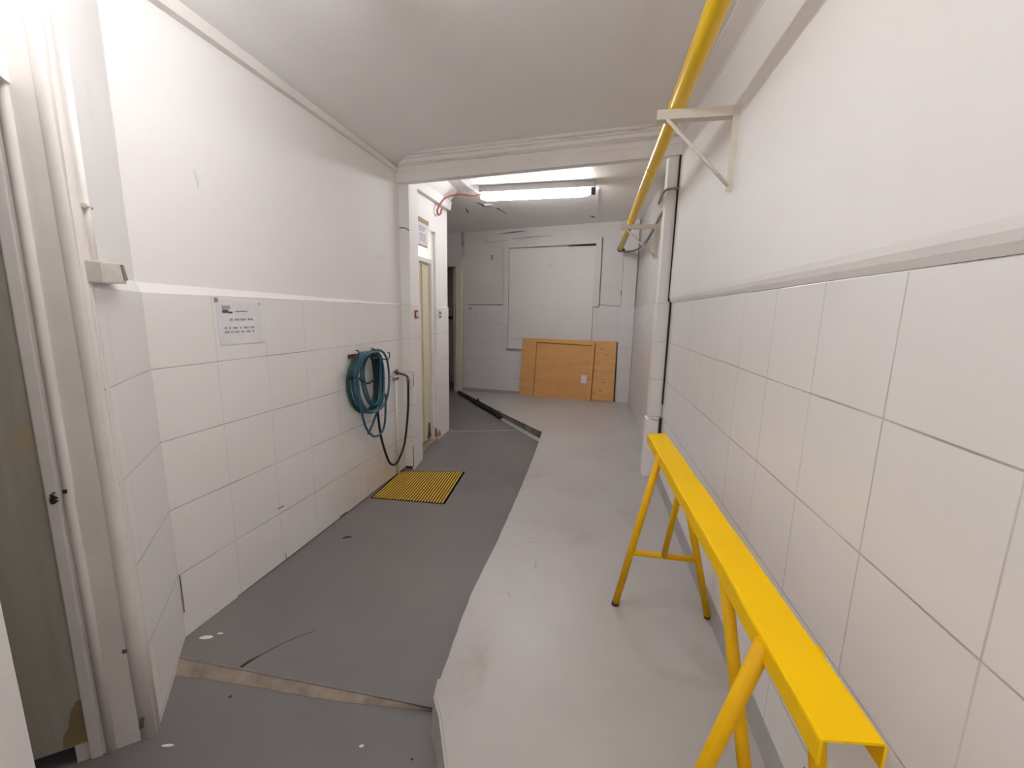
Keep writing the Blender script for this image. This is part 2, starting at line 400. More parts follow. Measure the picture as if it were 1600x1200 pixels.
# left wall ------------------------------------------------------
y0, y1 = 1.33, 3.46
mb = MB()
wall_slab(mb, (XLf(y0) - .022, y0), (XLf(y1) - .006, y1), -.1, 2.9, .25, (-1, .03))
wl = struct(mb.build('wall_left', 'plaster'))
mb = MB()
wall_slab(mb, (XLf(y0), y0), (XLf(y1), y1), -.1, 1.5, .06, (-1, .03))
mb.build('tile_wainscot', 'tile_l', wl)
mb = MB()   # sloping plaster fillet on top of the tiles
mb.hexa([(XLf(y0) - .05, y0, 1.499), (XLf(y0), y0, 1.499), (XLf(y1), y1, 1.499), (XLf(y1) - .05, y1, 1.499)],
        [(XLf(y0) - .05, y0, 1.540), (XLf(y0) - .021, y0, 1.540), (XLf(y1) - .006, y1, 1.506), (XLf(y1) - .05, y1, 1.506)])
mb.build('tile_ledge', 'plaster', wl)
mb = MB()
nl = (1, -.034, 0)
strip(mb, [(XLf(1.87) + .0, 1.9, .335), (XLf(1.93), 1.945, .333)], nl, .006)
strip(mb, [(XLf(1.93), 1.93, .045), (XLf(1.93), 1.932, .005)], nl, .004)
strip(mb, [(XLf(2.44), 2.44, .012), (XLf(2.5), 2.52, .012)], nl, .012)
strip(mb, [(XLf(1.60), 1.60, .006), (XLf(2.0), 2.0, .004), (XLf(2.75), 2.75, .006), (XLf(3.42), 3.42, .008)], nl, [.004, .006, .007, .016])
strip(mb, [(XLf(1.335) + .002, 1.336, .30), (XLf(1.335) + .002, 1.336, .12)], nl, .005)
mb.build('crack', 'crack', wl)
mb = MB()
strip(mb, [(XLf(1.62) - .02, 1.62, 2.03), (XLf(1.62) - .02, 1.632, 1.985), (XLf(1.62) - .019, 1.628, 1.955)], nl, [.006, .012, .003], th=.003)
mb.build('loose_paint', 'splash', wl)
# cornice strip along the left wall
mb = MB()
mb.hexa([(XLf(.9) - .03, .9, 2.60), (XLf(.9) + .022, .9, 2.60), (XLf(3.4) + .018, 3.4, 2.568), (XLf(3.4) - .02, 3.4, 2.568)],
        [(XLf(.9) - .03, .9, 2.655), (XLf(.9) + .034, .9, 2.655), (XLf(3.4) + .026, 3.4, 2.592), (XLf(3.4) - .02, 3.4, 2.592)])
struct(mb.build('trim_1', 'trim'))

# splayed wall by the entry, and its doorway ---------------------
mb = MB()
wall_slab(mb, sp(-.03, -.02)[:2], sp(.462, -.016)[:2], -.12, 2.9, .16, tuple(-NN))
we = struct(mb.build('wall_entry', 'plaster'))
mb = MB()
wall_slab(mb, sp(-.012)[:2], sp(.455)[:2], -.12, 1.5, .05, tuple(-NN), u0=0)
mb.build('tile_wainscot', 'tile_s', we)
mb = MB()
mb.hexa([sp(-.01, -.05, 1.499), sp(-.01, 0, 1.499), sp(.455, 0, 1.499), sp(.455, -.05, 1.499)], [sp(-.01, -.05, 1.542), sp(-.01, -.019, 1.542), sp(.455, -.015, 1.53), sp(.455, -.05, 1.53)])
mb.build('tile_ledge', 'plaster', we)
mb = MB()   # rounded plaster arris at the end of the tiles
mb.tube([sp(.437, -.026, -.05), sp(.439, -.026, .4), sp(.436, -.028, .9), sp(.438, -.030, 1.5), sp(.438, -.036, 2.2), sp(.438, -.036, 2.9)], [.031, .031, .032, .031, .030, .030], 20)
mb.build('rounded_corner', 'jamb', we)
mb = MB()
strip(mb, [sp(.467, -.046, .34), sp(.467, -.046, .326)], tuple(D) + (0,), .012)
strip(mb, [sp(.469, -.028, .07), sp(.469, -.034, .03)], tuple(D) + (0,), .012)
mb.build('crack', 'crack', we)

mb = MB()   # door jamb: flat reveal, round bead, rebate strip
wall_slab(mb, sp(.464, -.012)[:2], sp(.464, -.20)[:2], -.05, 2.9, .12, tuple(-D))
jamb = struct(mb.build('trim_2', 'jamb'))
mb = MB()
mb.tube([sp(.462, -.117, -.02), sp(.463, -.114, .5), sp(.461, -.116, .86), sp(.463, -.113, .93), sp(.462, -.108, 2.0), sp(.462, -.104, 2.9)], .0135, 12)
mb.build('bead', 'jamb', jamb)
mb = MB()
mb.hexa([sp(.45, -.136, -.02), sp(.473, -.136, -.02), sp(.473, -.166, -.02), sp(.45, -.166, -.02)], [sp(.45, -.126, 2.0), sp(.472, -.126, 2.0), sp(.472, -.156, 2.0), sp(.45, -.156, 2.0)])
mb.bevel(.004)
mb.build('rebate_strip', 'jamb', jamb)
mb = MB()
strip(mb, [sp(.4755, -.116, .912), sp(.4755, -.117, .900)], tuple(D) + (0,), .010)
strip(mb, [sp(.4735, -.146, .90), sp(.4735, -.142, .885), sp(.4735, -.148, .872)], tuple(D) + (0,), [.004, .022, .008])
strip(mb, [sp(.4735, -.138, .907), sp(.4735, -.150, .898)], tuple(D) + (0,), .004)
mb.build('keep_hole', 'dark', jamb)
mb = MB()   # head of the doorway and the wall above it
wall_slab(mb, sp(.44, -.092)[:2], sp(2.6, -.092)[:2], 2.0, 2.9, .12, tuple(-NN))
struct(mb.build('wall_over_door', 'plaster'))
mb = MB()   # near jamb wall
wall_slab(mb, sp(1.06, -.0)[:2], sp(2.6, -.0)[:2], -.05, 2.9, .13, tuple(-NN))
struct(mb.build('wall_near', 'plaster'))
# the open leaf, swung away into the next room
mb = MB()
mb.hexa([sp(.43, -.150, .045), sp(.466, -.150, .045), sp(.466, -.86, .045), sp(.43, -.86, .045)], [sp(.43, -.147, 1.99), sp(.466, -.147, 1.99), sp(.466, -.86, 1.99), sp(.43, -.86, 1.99)])
d1 = struct(mb.build('door_1', 'door_dirty'))
mb = MB()   # rusty stain at the foot of the leaf
P = [(-.168, .05), (-.225, .05), (-.22, .09), (-.205, .12), (-.195, .17), (-.180, .20), (-.166, .21)]
mb.hexa([sp(.4655, o, z) for o, z in P], [sp(.4668, o, z) for o, z in P])
mb.build('rust_stain', 'rust_y', d1)
# closes off the dark room behind the doorway and the space behind the camera
mb = MB()
wall_slab(mb, sp(-.3, -1.3)[:2], sp(2.6, -1.3)[:2], -.1, 2.9, .1, tuple(-NN))
struct(mb.build('wall_side_room', 'plaster_back'))
mb = MB()
wall_slab(mb, sp(2.5, 0)[:2], sp(2.5, -1.4)[:2], -.1, 2.9, .1, tuple(D))
mb.box(-.5, 1.0, -1.65, -1.55, -.12, 2.9)
q = sp(2.5, 0)
wall_slab(mb, (q[0], q[1]), (q[0], -1.6), -.12, 2.9, .1, (-1, 0))
struct(mb.build('wall_behind', 'plaster'))

# right wall -----------------------------------------------------
mb = MB()
def rprof(y): return [(XR + .25, y, -.1), (XR + .018, y, -.1), (XR + .018, y, 1.546), (XR - .001, y, 1.547), (XR - .012, y, 1.564), (XR - .018, y, 1.580), (XR - .020, y, 1.598), (XR - .012, y, 3.0), (XR + .25, y, 3.0)]
mb.hexa(rprof(-1.7), rprof(3.44))
wr = struct(mb.build('wall_right', 'plaster_r'))
mb = MB()
wall_slab(mb, (XR, -1.7), (XR, 3.44), .05, 1.546, .03, (1, 0), u0=-1.7)
mb.build('tile_wainscot', 'tile_r', wr)
mb = MB()
strip(mb, [(XR, .93, .30), (XR, 1.02, .30)], (-1, 0, 0), .006)
strip(mb, [(XR, .75, .29), (XR, .82, .285)], (-1, 0, 0), .003)
strip(mb, [(XR, 2.93, 1.66), (XR, 2.94, 1.60)], (-1, 0, 0), .004)
mb.build('crack', 'crack', wr)
mb = MB()
mb.hexa([(XR - .028, -1.7, .128), (XR + .02, -1.7, .128), (XR + .02, 3.42, .128), (XR - .028, 3.42, .128)], [(XR - .004, -1.7, .192), (XR + .02, -1.7, .192), (XR + .02, 3.42, .188), (XR - .004, 3.42, .188)])
struct(mb.build('baseboard_right', 'cove'))
# far part of the right wall
mb = MB()
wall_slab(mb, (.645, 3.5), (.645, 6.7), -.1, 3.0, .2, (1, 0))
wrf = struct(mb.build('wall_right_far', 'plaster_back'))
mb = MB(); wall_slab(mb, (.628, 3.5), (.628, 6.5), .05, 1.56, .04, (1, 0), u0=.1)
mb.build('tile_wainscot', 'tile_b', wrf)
mb = MB()   # pilaster on the right, wider below
wall_slab(mb, (.508, 3.43), (.597, 3.43), .05, 2.9, .12, (0, 1))
pr = struct(mb.build('trim_3', 'plaster'))
mb = MB(); wall_slab(mb, (.500, 3.418), (.594, 3.418), .1, 1.55, .13, (0, 1), u0=.1); mb.bevel(.006)
mb.build('tile_cladding', 'tile_r', pr)
mb = MB(); wall_slab(mb, (.485, 3.408), (.586, 3.408), .1, .62, .14, (0, 1)); mb.bevel(.008)
mb.build('plinth', 'plaster', pr)
mb = MB()
mb.box(.592, .604, 3.40, 3.412, .75, 1.56); mb.box(.578, .5925, 3.405, 3.425, 1.56, 2.70); mb.box(.582, .602, 3.395, 3.405, .40, .64)
strip(mb, [(.52, 3.408, .62), (.586, 3.408, .615)], (0, -1, 0), .004)
mb.build('gap', 'dark', pr)

# ceiling of the near part (coved on the left) --------------------
def zl(y): return min(2.66, 2.63 - .026 * (y - 1.5))
def zr(y): return max(2.64, 2.70 + .075 * (y - 2))
mb = MB(); us = [0, .012, .03, .05, .075, .105, .14, .2, .35, .55, .78, 1.0]; ys = [-1.7, -.6, .3, 1.0, 1.6, 2.2, 2.8, 3.2, 3.45]
cove = lambda u: .085 * (1 - (1 - min(u / .14, 1)) ** 2)
rows = []
for y in ys:
    r = []
    for u in us:
        xl = XLf(max(y, 1.0)) - .03
        x = xl + (XR + .04 - xl) * u
        z = zl(y) + (zr(y) - zl(y) - .085) * u + cove(u)
        r.append(mb.bm.verts.new((x, y, z)))
    rows.append(r)
for a, b in zip(rows, rows[1:]):
    for i in range(len(us) - 1):
        f = mb.bm.faces.new((a[i], b[i], b[i + 1], a[i + 1])); f.smooth = True
g = bmesh.ops.extrude_face_region(mb.bm, geom=list(mb.bm.faces))
for v in g['geom']:
    if isinstance(v, bmesh.types.BMVert): v.co.z += .35
ceil = struct(mb.build('ceiling', 'ceiling'))
# cornice on the right
mb = MB()
def rc(y):
    z = zr(y); return [(XR + .01, y, z + .02), (XR - .085, y, z + .02), (XR - .085, y, z - .012), (XR - .07, y, z - .018), (XR - .03, y, z - .040), (XR - .018, y, z - .048), (XR - .016, y, z - .06), (XR + .01, y, z - .06)]
ysr = [-1.7, 1.2, 1.6, 2.2, 2.8, 3.42]
for a, b in zip(ysr, ysr[1:]): mb.hexa(rc(a), rc(b))
struct(mb.build('trim_4', 'trim'))

# beam across the passage ------------------------------------------
def zb(x): return 2.495 + .0521 * (x + 1.52)
def beam_piece(prof, name, mat, parent=None, x0=-1.672, x1=.603):
    mb = MB()
    mb.hexa([(x0, y, zb(x0) + dz) for y, dz in prof], [(x1, y, zb(x1) + dz) for y, dz in prof])
    return mb.build(name, mat, parent)
bm_ = struct(beam_piece([(3.40, 0), (3.40, .072), (3.394, .078), (3.394, .117), (3.47, .117), (3.47, 0)], 'trim_5', 'trim'))
beam_piece([(3.47, .116), (3.385, .116), (3.350, .128), (3.338, .150), (3.318, .153), (3.318, .165), (3.296, .172), (3.296, .184), (3.262, .190), (3.262, .34), (3.47, .34)], 'cornice', 'stained', bm_)
mb = MB()
mb.hexa([(-1.665, 3.36, zb(-1.66) + .03), (-1.655, 3.36, zb(-1.66) + .03), (-1.655, 3.385, zb(-1.66) + .03), (-1.665, 3.385, zb(-1.66) + .03)], [(-1.665, 3.36, zb(-1.66) + .16), (-1.648, 3.36, zb(-1.66) + .16), (-1.648, 3.385, zb(-1.66) + .16), (-1.665, 3.385, zb(-1.66) + .16)])
for x, wd in ((-1.22, .06), (.22, .05), (-1.63, .05)):
    strip(mb, [(x, 3.384, zb(x) + .119), (x + wd * .4, 3.383, zb(x) + .126), (x + wd, 3.384, zb(x + wd) + .119)], (0, -1, .3), [.004, .014, .003], th=.004)
mb.build('dirt', 'dark', bm_)

# far room ---------------------------------------------------------
mb = MB(); mb.box(-4.2, 1.0, 3.46, 9.2, 2.79, 2.95)
cf = struct(mb.build('ceiling_far', 'ceiling'))
mb = MB()
mb.box(-1.06, .015, 4.80, 6.05, 2.778, 2.791)
mb.build('ceiling_patch', 'ceiling', cf)
mb = MB()
mb.hexa([(-1.42, 4.34, 2.789), (-1.38, 4.36, 2.789), (-1.30, 4.78, 2.789), (-1.40, 4.75, 2.789)], [(-1.42, 4.34, 2.786), (-1.38, 4.36, 2.786), (-1.30, 4.78, 2.755), (-1.40, 4.75, 2.77)])
mb.hexa([(-1.39, 5.34, 2.789), (-1.29, 5.34, 2.789), (-1.29, 5.5, 2.789), (-1.38, 5.5, 2.789)], [(-1.39, 5.34, 2.775), (-1.29, 5.34, 2.779), (-1.29, 5.5, 2.785), (-1.38, 5.5, 2.78)])
mb.build('peeling_paint', 'splash', cf)
mb = MB()
strip(mb, [(-1.45, 5.25, 2.79), (-1.40, 5.45, 2.79)], (0, 0, -1), [.008, .035], th=.003)
strip(mb, [(-1.27, 5.55, 2.79), (-1.20, 5.85, 2.79)], (0, 0, -1), [.018, .004], th=.003)
strip(mb, [(-1.68, 5.5, 2.79), (-1.72, 5.75, 2.79)], (0, 0, -1), [.006, .016], th=.003)
strip(mb, [(-.10, 6.05, 2.79), (-.02, 6.2, 2.79)], (0, 0, -1), [.01, .025], th=.003)
mb.build('crack', 'dark', cf)

# left pilaster, door recess and wall end
mb = MB()
wall_slab(mb, (-1.70, 3.44), (-1.545, 3.44), -.05, 2.82, .26, (-.12, 1))
pl = struct(mb.build('trim_6', 'plaster'))
mb = MB()
wall_slab(mb, (-1.70, 3.432), (-1.536, 3.432), -.05, 1.508, .27, (-.12, 1), u0=.02); mb.bevel(.006)
mb.build('tile_cladding', 'tile_c', pl)
mb = MB()
strip(mb, [(-1.675, 3.44, 2.136), (-1.63, 3.44, 2.144), (-1.58, 3.44, 2.140), (-1.545, 3.44, 2.118)], (0, -1, 0), .007)
strip(mb, [(-1.535, 3.44, .90), (-1.536, 3.44, .78)], (0, -1, 0), .006)
strip(mb, [(-1.55, 3.431, .22), (-1.548, 3.431, .02)], (0, -1, 0), .006)
strip(mb, [(-1.63, 3.431, .01), (-1.56, 3.431, .012)], (0, -1, 0), .03)
mb.build('crack', 'dark', pl)
mb = MB()
wall_slab(mb, (-1.665, 4.36), (-1.665, 4.73), -.05, 2.82, .3, (-1, 0))
wall_slab(mb, (-1.64, 3.68), (-1.655, 4.37), 2.27, 2.82, .3, (-1, 0))
wall_slab(mb, (-1.96, 4.73), (-4.2, 4.73), -.05, 2.82, .2, (0, -1))
wle = struct(mb.build('wall_left_far', 'plaster'))
mb = MB()
wall_slab(mb, (-1.655, 4.352), (-1.655, 4.736), -.05, 1.50, .2, (-1, 0), u0=.08); mb.bevel(.006)
mb.build('tile_cladding', 'tile_c', wle)
mb = MB()
mb.hexa([(-1.67, 3.7, 2.60), (-1.62, 3.7, 2.60), (-1.635, 4.73, 2.66), (-1.67, 4.73, 2.66)], [(-1.67, 3.7, 2.79), (-1.52, 3.7, 2.79), (-1.54, 4.73, 2.79), (-1.67, 4.73, 2.79)])
mb.hexa([(-1.67, 3.7, 2.54), (-1.60, 3.7, 2.54), (-1.62, 4.73, 2.58), (-1.67, 4.73, 2.58)], [(-1.67, 3.7, 2.62), (-1.59, 3.7, 2.62), (-1.605, 4.73, 2.67), (-1.67, 4.73, 2.67)])
mb.build('cornice', 'plaster', wle)
# cream door in the recess with a bright transom pane
mb = MB()
mb.box(-1.76, -1.725, 3.72, 4.33, .03, 1.95)
d2 = struct(mb.build('door_2', 'door_cream'))
mb = MB(); mb.box(-1.727, -1.712, 4.10, 4.13, .05, 1.94); mb.box(-1.727, -1.715, 3.95, 3.965, .05, 1.94)
mb.build('moulding', 'door_cream', d2)
mb = MB(); mb.box(-1.76, -1.69, 4.30, 4.38, -.02, 2.30); mb.box(-1.77, -1.70, 3.70, 4.33, 1.945, 1.99)
mb.build('door_frame', 'trim', d2)
mb = MB()
mb.hexa([(-1.726, 4.20, .05), (-1.715, 4.20, .05), (-1.715, 4.29, .05), (-1.726, 4.29, .05)], [(-1.726, 4.245, .22), (-1.715, 4.245, .22), (-1.715, 4.26, .22), (-1.726, 4.26, .22)])
mb.build('rot_hole', 'rust', d2)
mb = MB()
mb.hexa([(-1.70, 4.33, .04), (-1.66, 4.33, .03), (-1.645, 4.42, .03), (-1.67, 4.42, .04)], [(-1.70, 4.34, .15), (-1.668, 4.34, .12), (-1.65, 4.40, .10), (-1.67, 4.40, .15)])
mb.build('broken_brick', 'brick', wle)
mb = MB(); mb.box(-1.80, -1.66, 3.70, 4.36, -.02, .012)
mb.build('sill', 'worn', d2)
m_, nt_, b_ = new_mat('lit_frosted_glass')
b_.inputs['Base Color'].default_value = (.9, .9, .88, 1); b_.inputs['Emission Color'].default_value = (1, .98, .94, 1); b_.inputs['Emission Strength'].default_value = 1.3
MAT['pane'] = m_
mb = MB(); mb.box(-1.755, -1.74, 3.72, 4.31, 1.985, 2.29)
struct(mb.build('window_2', 'pane'))

# back wall ----------------------------------------------------------
def bslab(mb, s0, s1, z0, z1, off, th=.2, u0=0): wall_slab(mb, bk(s0, off)[:2], bk(s1, off)[:2], z0, z1, th, tuple(-NB), u0)
mb = MB()
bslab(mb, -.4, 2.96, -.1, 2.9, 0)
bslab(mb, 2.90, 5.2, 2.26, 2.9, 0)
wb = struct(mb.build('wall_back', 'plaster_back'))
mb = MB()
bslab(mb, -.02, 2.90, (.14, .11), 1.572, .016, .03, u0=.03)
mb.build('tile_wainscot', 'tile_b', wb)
mb = MB(); bslab(mb, .02, 2.93, (.09, .02), (.165, .112), .03, .06)
mb.bevel(.006)
struct(mb.build('baseboard_back', 'cove'))
mb = MB(); bslab(mb, .0, .195, .05, 2.83, .05, .08)
pb = struct(mb.build('trim_7', 'plaster_back'))
mb = MB(); bslab(mb, -.01, .205, .1, 1.575, .066, .08, u0=.02); mb.bevel(.004)
mb.build('tile_cladding', 'tile_b', pb)
mb = MB()
n3 = (NB.x, NB.y, 0)
strip(mb, [bk(.200, .012, 2.35), bk(.203, .012, 2.1), bk(.199, .012, 1.85), bk(.203, .012, 1.58)], n3, [.006, .005, .006, .005], th=.008)
strip(mb, [bk(.203, .012, 1.81), bk(.20, .012, 1.77), bk(.203, .012, 1.72)], n3, [.01, .03, .008], th=.008)
strip(mb, [bk(.19, .001, 1.577), bk(.55, .001, 1.60)], n3, .007, th=.004)
mb.build('crack', 'crack', pb)
mb = MB()
strip(mb, [bk(2.25, 0, 2.72), bk(2.0, 0, 2.735), bk(1.75, 0, 2.745)], n3, [.004, .022, .006], th=.003)
strip(mb, [bk(2.0, 0, 2.63), bk(1.7, 0, 2.645), bk(1.3, 0, 2.65)], n3, [.003, .009, .003], th=.003)
strip(mb, [bk(2.55, 0, 2.66), bk(2.48, 0, 2.60), bk(2.35, 0, 2.60), bk(2.1, 0, 2.62)], n3, [.005, .005, .003, .002], th=.003)
strip(mb, [bk(2.80, .016, 1.575), bk(2.3, .016, 1.582), bk(2.15, .016, 1.586)], n3, .008, th=.003)
mb.build('crack', 'crack', wb)
# left opening: cream jamb, lintel board and the dark steel door beyond
mb = MB(); bslab(mb, 2.955, 3.065, -.02, 2.30, .02, .24); mb.bevel(.005)
struct(mb.build('trim_8', 'door_cream'))
mb = MB(); bslab(mb, 2.93, 5.2, 2.225, 2.37, .03, .05)
struct(mb.build('trim_9', 'plaster_back'))
mb = MB(); mb.box(-4.0, -2.45, 8.05, 8.10, .01, 2.5)
d3 = struct(mb.build('door_3', 'door_far'))
mb = MB(); mb.box(-2.86, -2.80, 8.03, 8.06, .02, .3); mb.box(-2.86, -2.72, 8.035, 8.055, 1.30, 1.36)
mb.build('door_fitting', 'lamp_cap', d3)
mb = MB(); mb.box(-4.2, -2.3, 8.1, 8.3, -.05, 2.9); mb.box(-2.42, -2.3, 7.2, 8.1, -.05, 2.9)
struct(mb.build('wall_corridor', 'plaster_back'))
mb = MB(); mb.box(-4.3, -4.1, 4.5, 8.3, -.05, 2.9)
struct(mb.build('wall_corridor_end', 'plaster_back'))

# boarded-over window in the back wall
def bx(mb, s0, s1, z0, z1, o0, o1, **k):
    z0 = z0 if isinstance(z0, tuple) else (z0, z0); z1 = z1 if isinstance(z1, tuple) else (z1, z1)
    mb.hexa([bk(s0, o0, z0[0]), bk(s0, o1, z0[0]), bk(s1, o1, z0[1]), bk(s1, o0, z0[1])], [bk(s0, o0, z1[0]), bk(s0, o1, z1[0]), bk(s1, o1, z1[1]), bk(s1, o0, z1[1])]); return mb
mb = MB(); bx(mb, .617, 2.035, 1.02, (2.463, 2.478), 0, .022)
bx(mb, 1.0, 2.035, .862, 1.03, 0, .022)
w1 = struct(mb.build('window_1', 'panel'))
mb = MB()
bx(mb, .528, .612, 1.57, 2.578, 0, .045); bx(mb, 2.04, 2.125, .85, 2.583, 0, .034)
bx(mb, .528, 2.14, (2.492, 2.485), (2.580, 2.588), 0, .046); bx(mb, 1.6, 2.05, .842, .866, 0, .05)
mb.build('frame', 'plaster_back', w1)
mb = MB(); bx(mb, .615, 1.05, (2.463, 2.470), (2.492, 2.474), .01, .047)
mb.build('gap', 'dark', w1)
mb = MB()
strip(mb, [bk(1.05, .0225, 2.472), bk(2.03, .0225, 2.481)], n3, .0045, th=.002)
strip(mb, [bk(2.037, .0225, 2.478), bk(2.037, .0225, .87)], n3, .005, th=.002)
strip(mb, [bk(.615, .0225, 2.46), bk(.617, .0225, 1.03)], n3, .0045, th=.002)
strip(mb, [bk(.524, .001, 2.58), bk(.524, .001, 1.575)], n3, .007, th=.002)
strip(mb, [bk(2.128, .001, 2.58), bk(2.128, .001, 1.585)], n3, .006, th=.002)
strip(mb, [bk(.53, .001, 2.583), bk(2.13, .001, 2.592)], n3, .007, th=.002)
strip(mb, [bk(1.6, .05, .855), bk(2.045, .05, .852)], n3, .012, th=.002)
mb.build('seam_shade', 'crack', w1)  # dark lines at the joints, drawn in place of the frame's shading
mb = MB()
for s, z, r in ((1.36, 2.20, .035), (1.29, 2.215, .03), (1.43, 2.19, .02), (1.33, 2.185, .03)):
    P = [(s + r * 1.1 * math.cos(2 * math.pi * k / 10), z + r * .8 * math.sin(2 * math.pi * k / 10)) for k in range(10)]
    mb.hexa([bk(a, .022, b) for a, b in P], [bk(a, .0228 + .0002 * r, b) for a, b in P])
mb.build('smudge', 'plaster_back', w1)

# ------------------------------------------------------------------ THINGS
# yellow sawhorse -----------------------------------------------------
ZT = .88; ya, yb = .55, 2.045
def sx(y): return .339 + (.301 - .339) * (y - ya) / (yb - ya)       # left edge of the rail
def sw(y): return .088 + .004 * (y - ya) / (yb - ya)
sh = tag(empty('sawhorse', (.37, 1.25, .13)), 'yellow painted steel trestle with channel top rail on tubular legs by the right wall', 'trestle')
mb = MB()
# channel open below: skin 4 mm thick
def chan(y, dy=0):
    x0 = sx(y); x1 = x0 + sw(y); t = .004; dpt = .042; r = .006
    return [(x0, y, ZT - dpt), (x0, y, ZT - r), (x0 + r * .3, y, ZT - r * .3), (x0 + r, y, ZT), (x1 - r, y + dy, ZT), (x1 - r * .3, y + dy, ZT - r * .3), (x1, y + dy, ZT - r), (x1, y + dy, ZT - dpt),
            (x1 - t, y + dy, ZT - dpt), (x1 - t, y + dy, ZT - t), (x0 + t, y, ZT - t), (x0 + t, y, ZT - dpt)]
ra = [mb.bm.verts.new(p) for p in chan(ya, .01)]; secs = [ra]
for k in range(1, 13):
    y = ya + (yb - ya) * k / 12
    secs.append([mb.bm.verts.new((p[0] + .0012 * math.sin(k * 2.3 + i), p[1], p[2] + .0009 * math.sin(k * 1.7 + i * .6))) for i, p in enumerate(chan(y, .01 if k < 12 else .03))])
for a, b in zip(secs, secs[1:]):
    for i in range(12): mb.bm.faces.new((a[i], a[(i + 1) % 12], b[(i + 1) % 12], b[i]))
mb.bm.faces.new(secs[0][::-1]); mb.bm.faces.new(secs[-1])
mb.build('top_rail', 'yellow', sh)
def cx(y): return sx(y) + sw(y) / 2
for (yl, yf, sg) in ((1.752, 1.77, 1), (.735, .80, -1)):
    c = cx(yl)
    for side in (-1, 1):
        top = (c + side * .040, yl, ZT - .012); foot = (c + .02 + side * .203, yf, .136) if sg == 1 else (c + side * .185, yf, .136)
        if sg == 1 and side == -1: foot = (.176, 1.772, .136)
        if sg == 1 and side == 1: foot = (.575, 1.768, .136)
        mb = MB(); mb.tube([top, foot], .0155, 14); lg = mb.build('leg', 'yellow_dk', sh)
        mb = MB(); d = (Vector(foot) - Vector(top)).normalized(); mb.tube([Vector(foot) - d * .012, Vector(foot) + d * .006], .0163, 14)
        mb.build('foot_cap', 'cap', lg)
    zc_ = .408; t_ = (ZT - zc_) / (ZT - .136)
    yc = yl + (yf - yl) * t_
    cl = (c - .04 + (.176 - c + .04) * t_, yc, zc_) if sg == 1 else (c - .04 - .145 * t_, yc, zc_)
    cr = (c + .04 + (.575 - c - .04) * t_, yc, zc_) if sg == 1 else (c + .04 + .145 * t_, yc, zc_)
    mb = MB(); mb.tube([cl, cr], .0125, 12); mb.build('crossbar', 'yellow_dk', sh)
    mid = (Vector(cl) + Vector(cr)) / 2
    yt = yl - .25 if sg == 1 else yl + .30
    mb = MB(); mb.tube([mid, (cx(yt) - (.018 if sg == -1 else .005), yt, ZT - .006)], .0145 if sg == -1 else .0125, 12)
    mb.build('brace', 'yellow_dk', sh)

# floor drain grate -------------------------------------------------
GA, GB, GC, GD = Vector((-1.632, 3.346, 0)), Vector((-1.078, 3.462, 0)), Vector((-1.037, 2.823, 0)), Vector((-1.612, 2.794, 0))
gr = tag(empty('drain_grate', (-1.33, 3.1, 0)), 'yellow slatted drain grate set in the dark grey floor by the left wall', 'drain grate')
mb = MB()
mb.hexa([GD + Vector((-.01, -.008, .0005)), GC + Vector((.012, -.008, .0005)), GB + Vector((.012, .012, .0005)), GA + Vector((-.01, .012, .0005))], [GD + Vector((-.01, -.008, .003)), GC + Vector((.012, -.008, .003)), GB + Vector((.012, .012, .003)), GA + Vector((-.01, .012, .003))])
mb.build('pit_shade_sheet', 'pit_shade', gr)  # flat black sheet in place of the shaded pit below the slats
NSL = 25
for k in range(NSL):
    u0 = (k + .20) / NSL; u1 = (k + .74) / NSL
    n0, n1 = GD.lerp(GC, u0), GD.lerp(GC, u1); f0, f1 = GA.lerp(GB, u0), GA.lerp(GB, u1)
    mb = MB(); z = Vector((0, 0, .003)); zt = Vector((0, 0, .0055))
    mb.hexa([n0 + z, n1 + z, f1 + z, f0 + z], [n0 + zt, n1 + zt, f1 + zt, f0 + zt])
    mb.build('slat', 'grate_y', gr)

# hose rack ------------------------------------------------------------
def lw(y, off, z): return (XLf(y) + off, y, z)
rk = tag(empty('hose_rack', lw(2.8, 0, 1.12)), 'red brown metal rack of wire hooks on left tiles carrying the coiled hose', 'hook rack')
mb = MB(); mb.hexa([lw(2.62, 0, 1.115), lw(2.62, .012, 1.115), lw(3.02, .012, 1.105), lw(3.02, 0, 1.105)], [lw(2.62, 0, 1.14), lw(2.62, .012, 1.14), lw(3.02, .012, 1.13), lw(3.02, 0, 1.13)])
mb.build('back_bar', 'hook', rk)
for (y, z, dy) in ((2.60, 1.135, -.03), (2.79, 1.135, -.035), (3.02, 1.085, -.03)):
    mb = MB(); mb.tube(spline([lw(y + .02, .012, z - .012), lw(y + .01, .05, z - .02), lw(y, .085, z - .014), lw(y - .002, .098, z + .012), lw(y - .006, .100, z + .036), lw(y - .01 + dy * .7, .100, z + .042)], 5), .0045, 8)
    mb.build('hook', 'hook', rk)
mb = MB(); mb.tube([lw(2.80, .10, 1.17), lw(2.81, .10, 1.09)], .006, 8); mb.tube([lw(2.76, .10, 1.105), lw(2.83, .10, 1.10)], .006, 8)
mb.build('cross_piece', 'hook', rk)

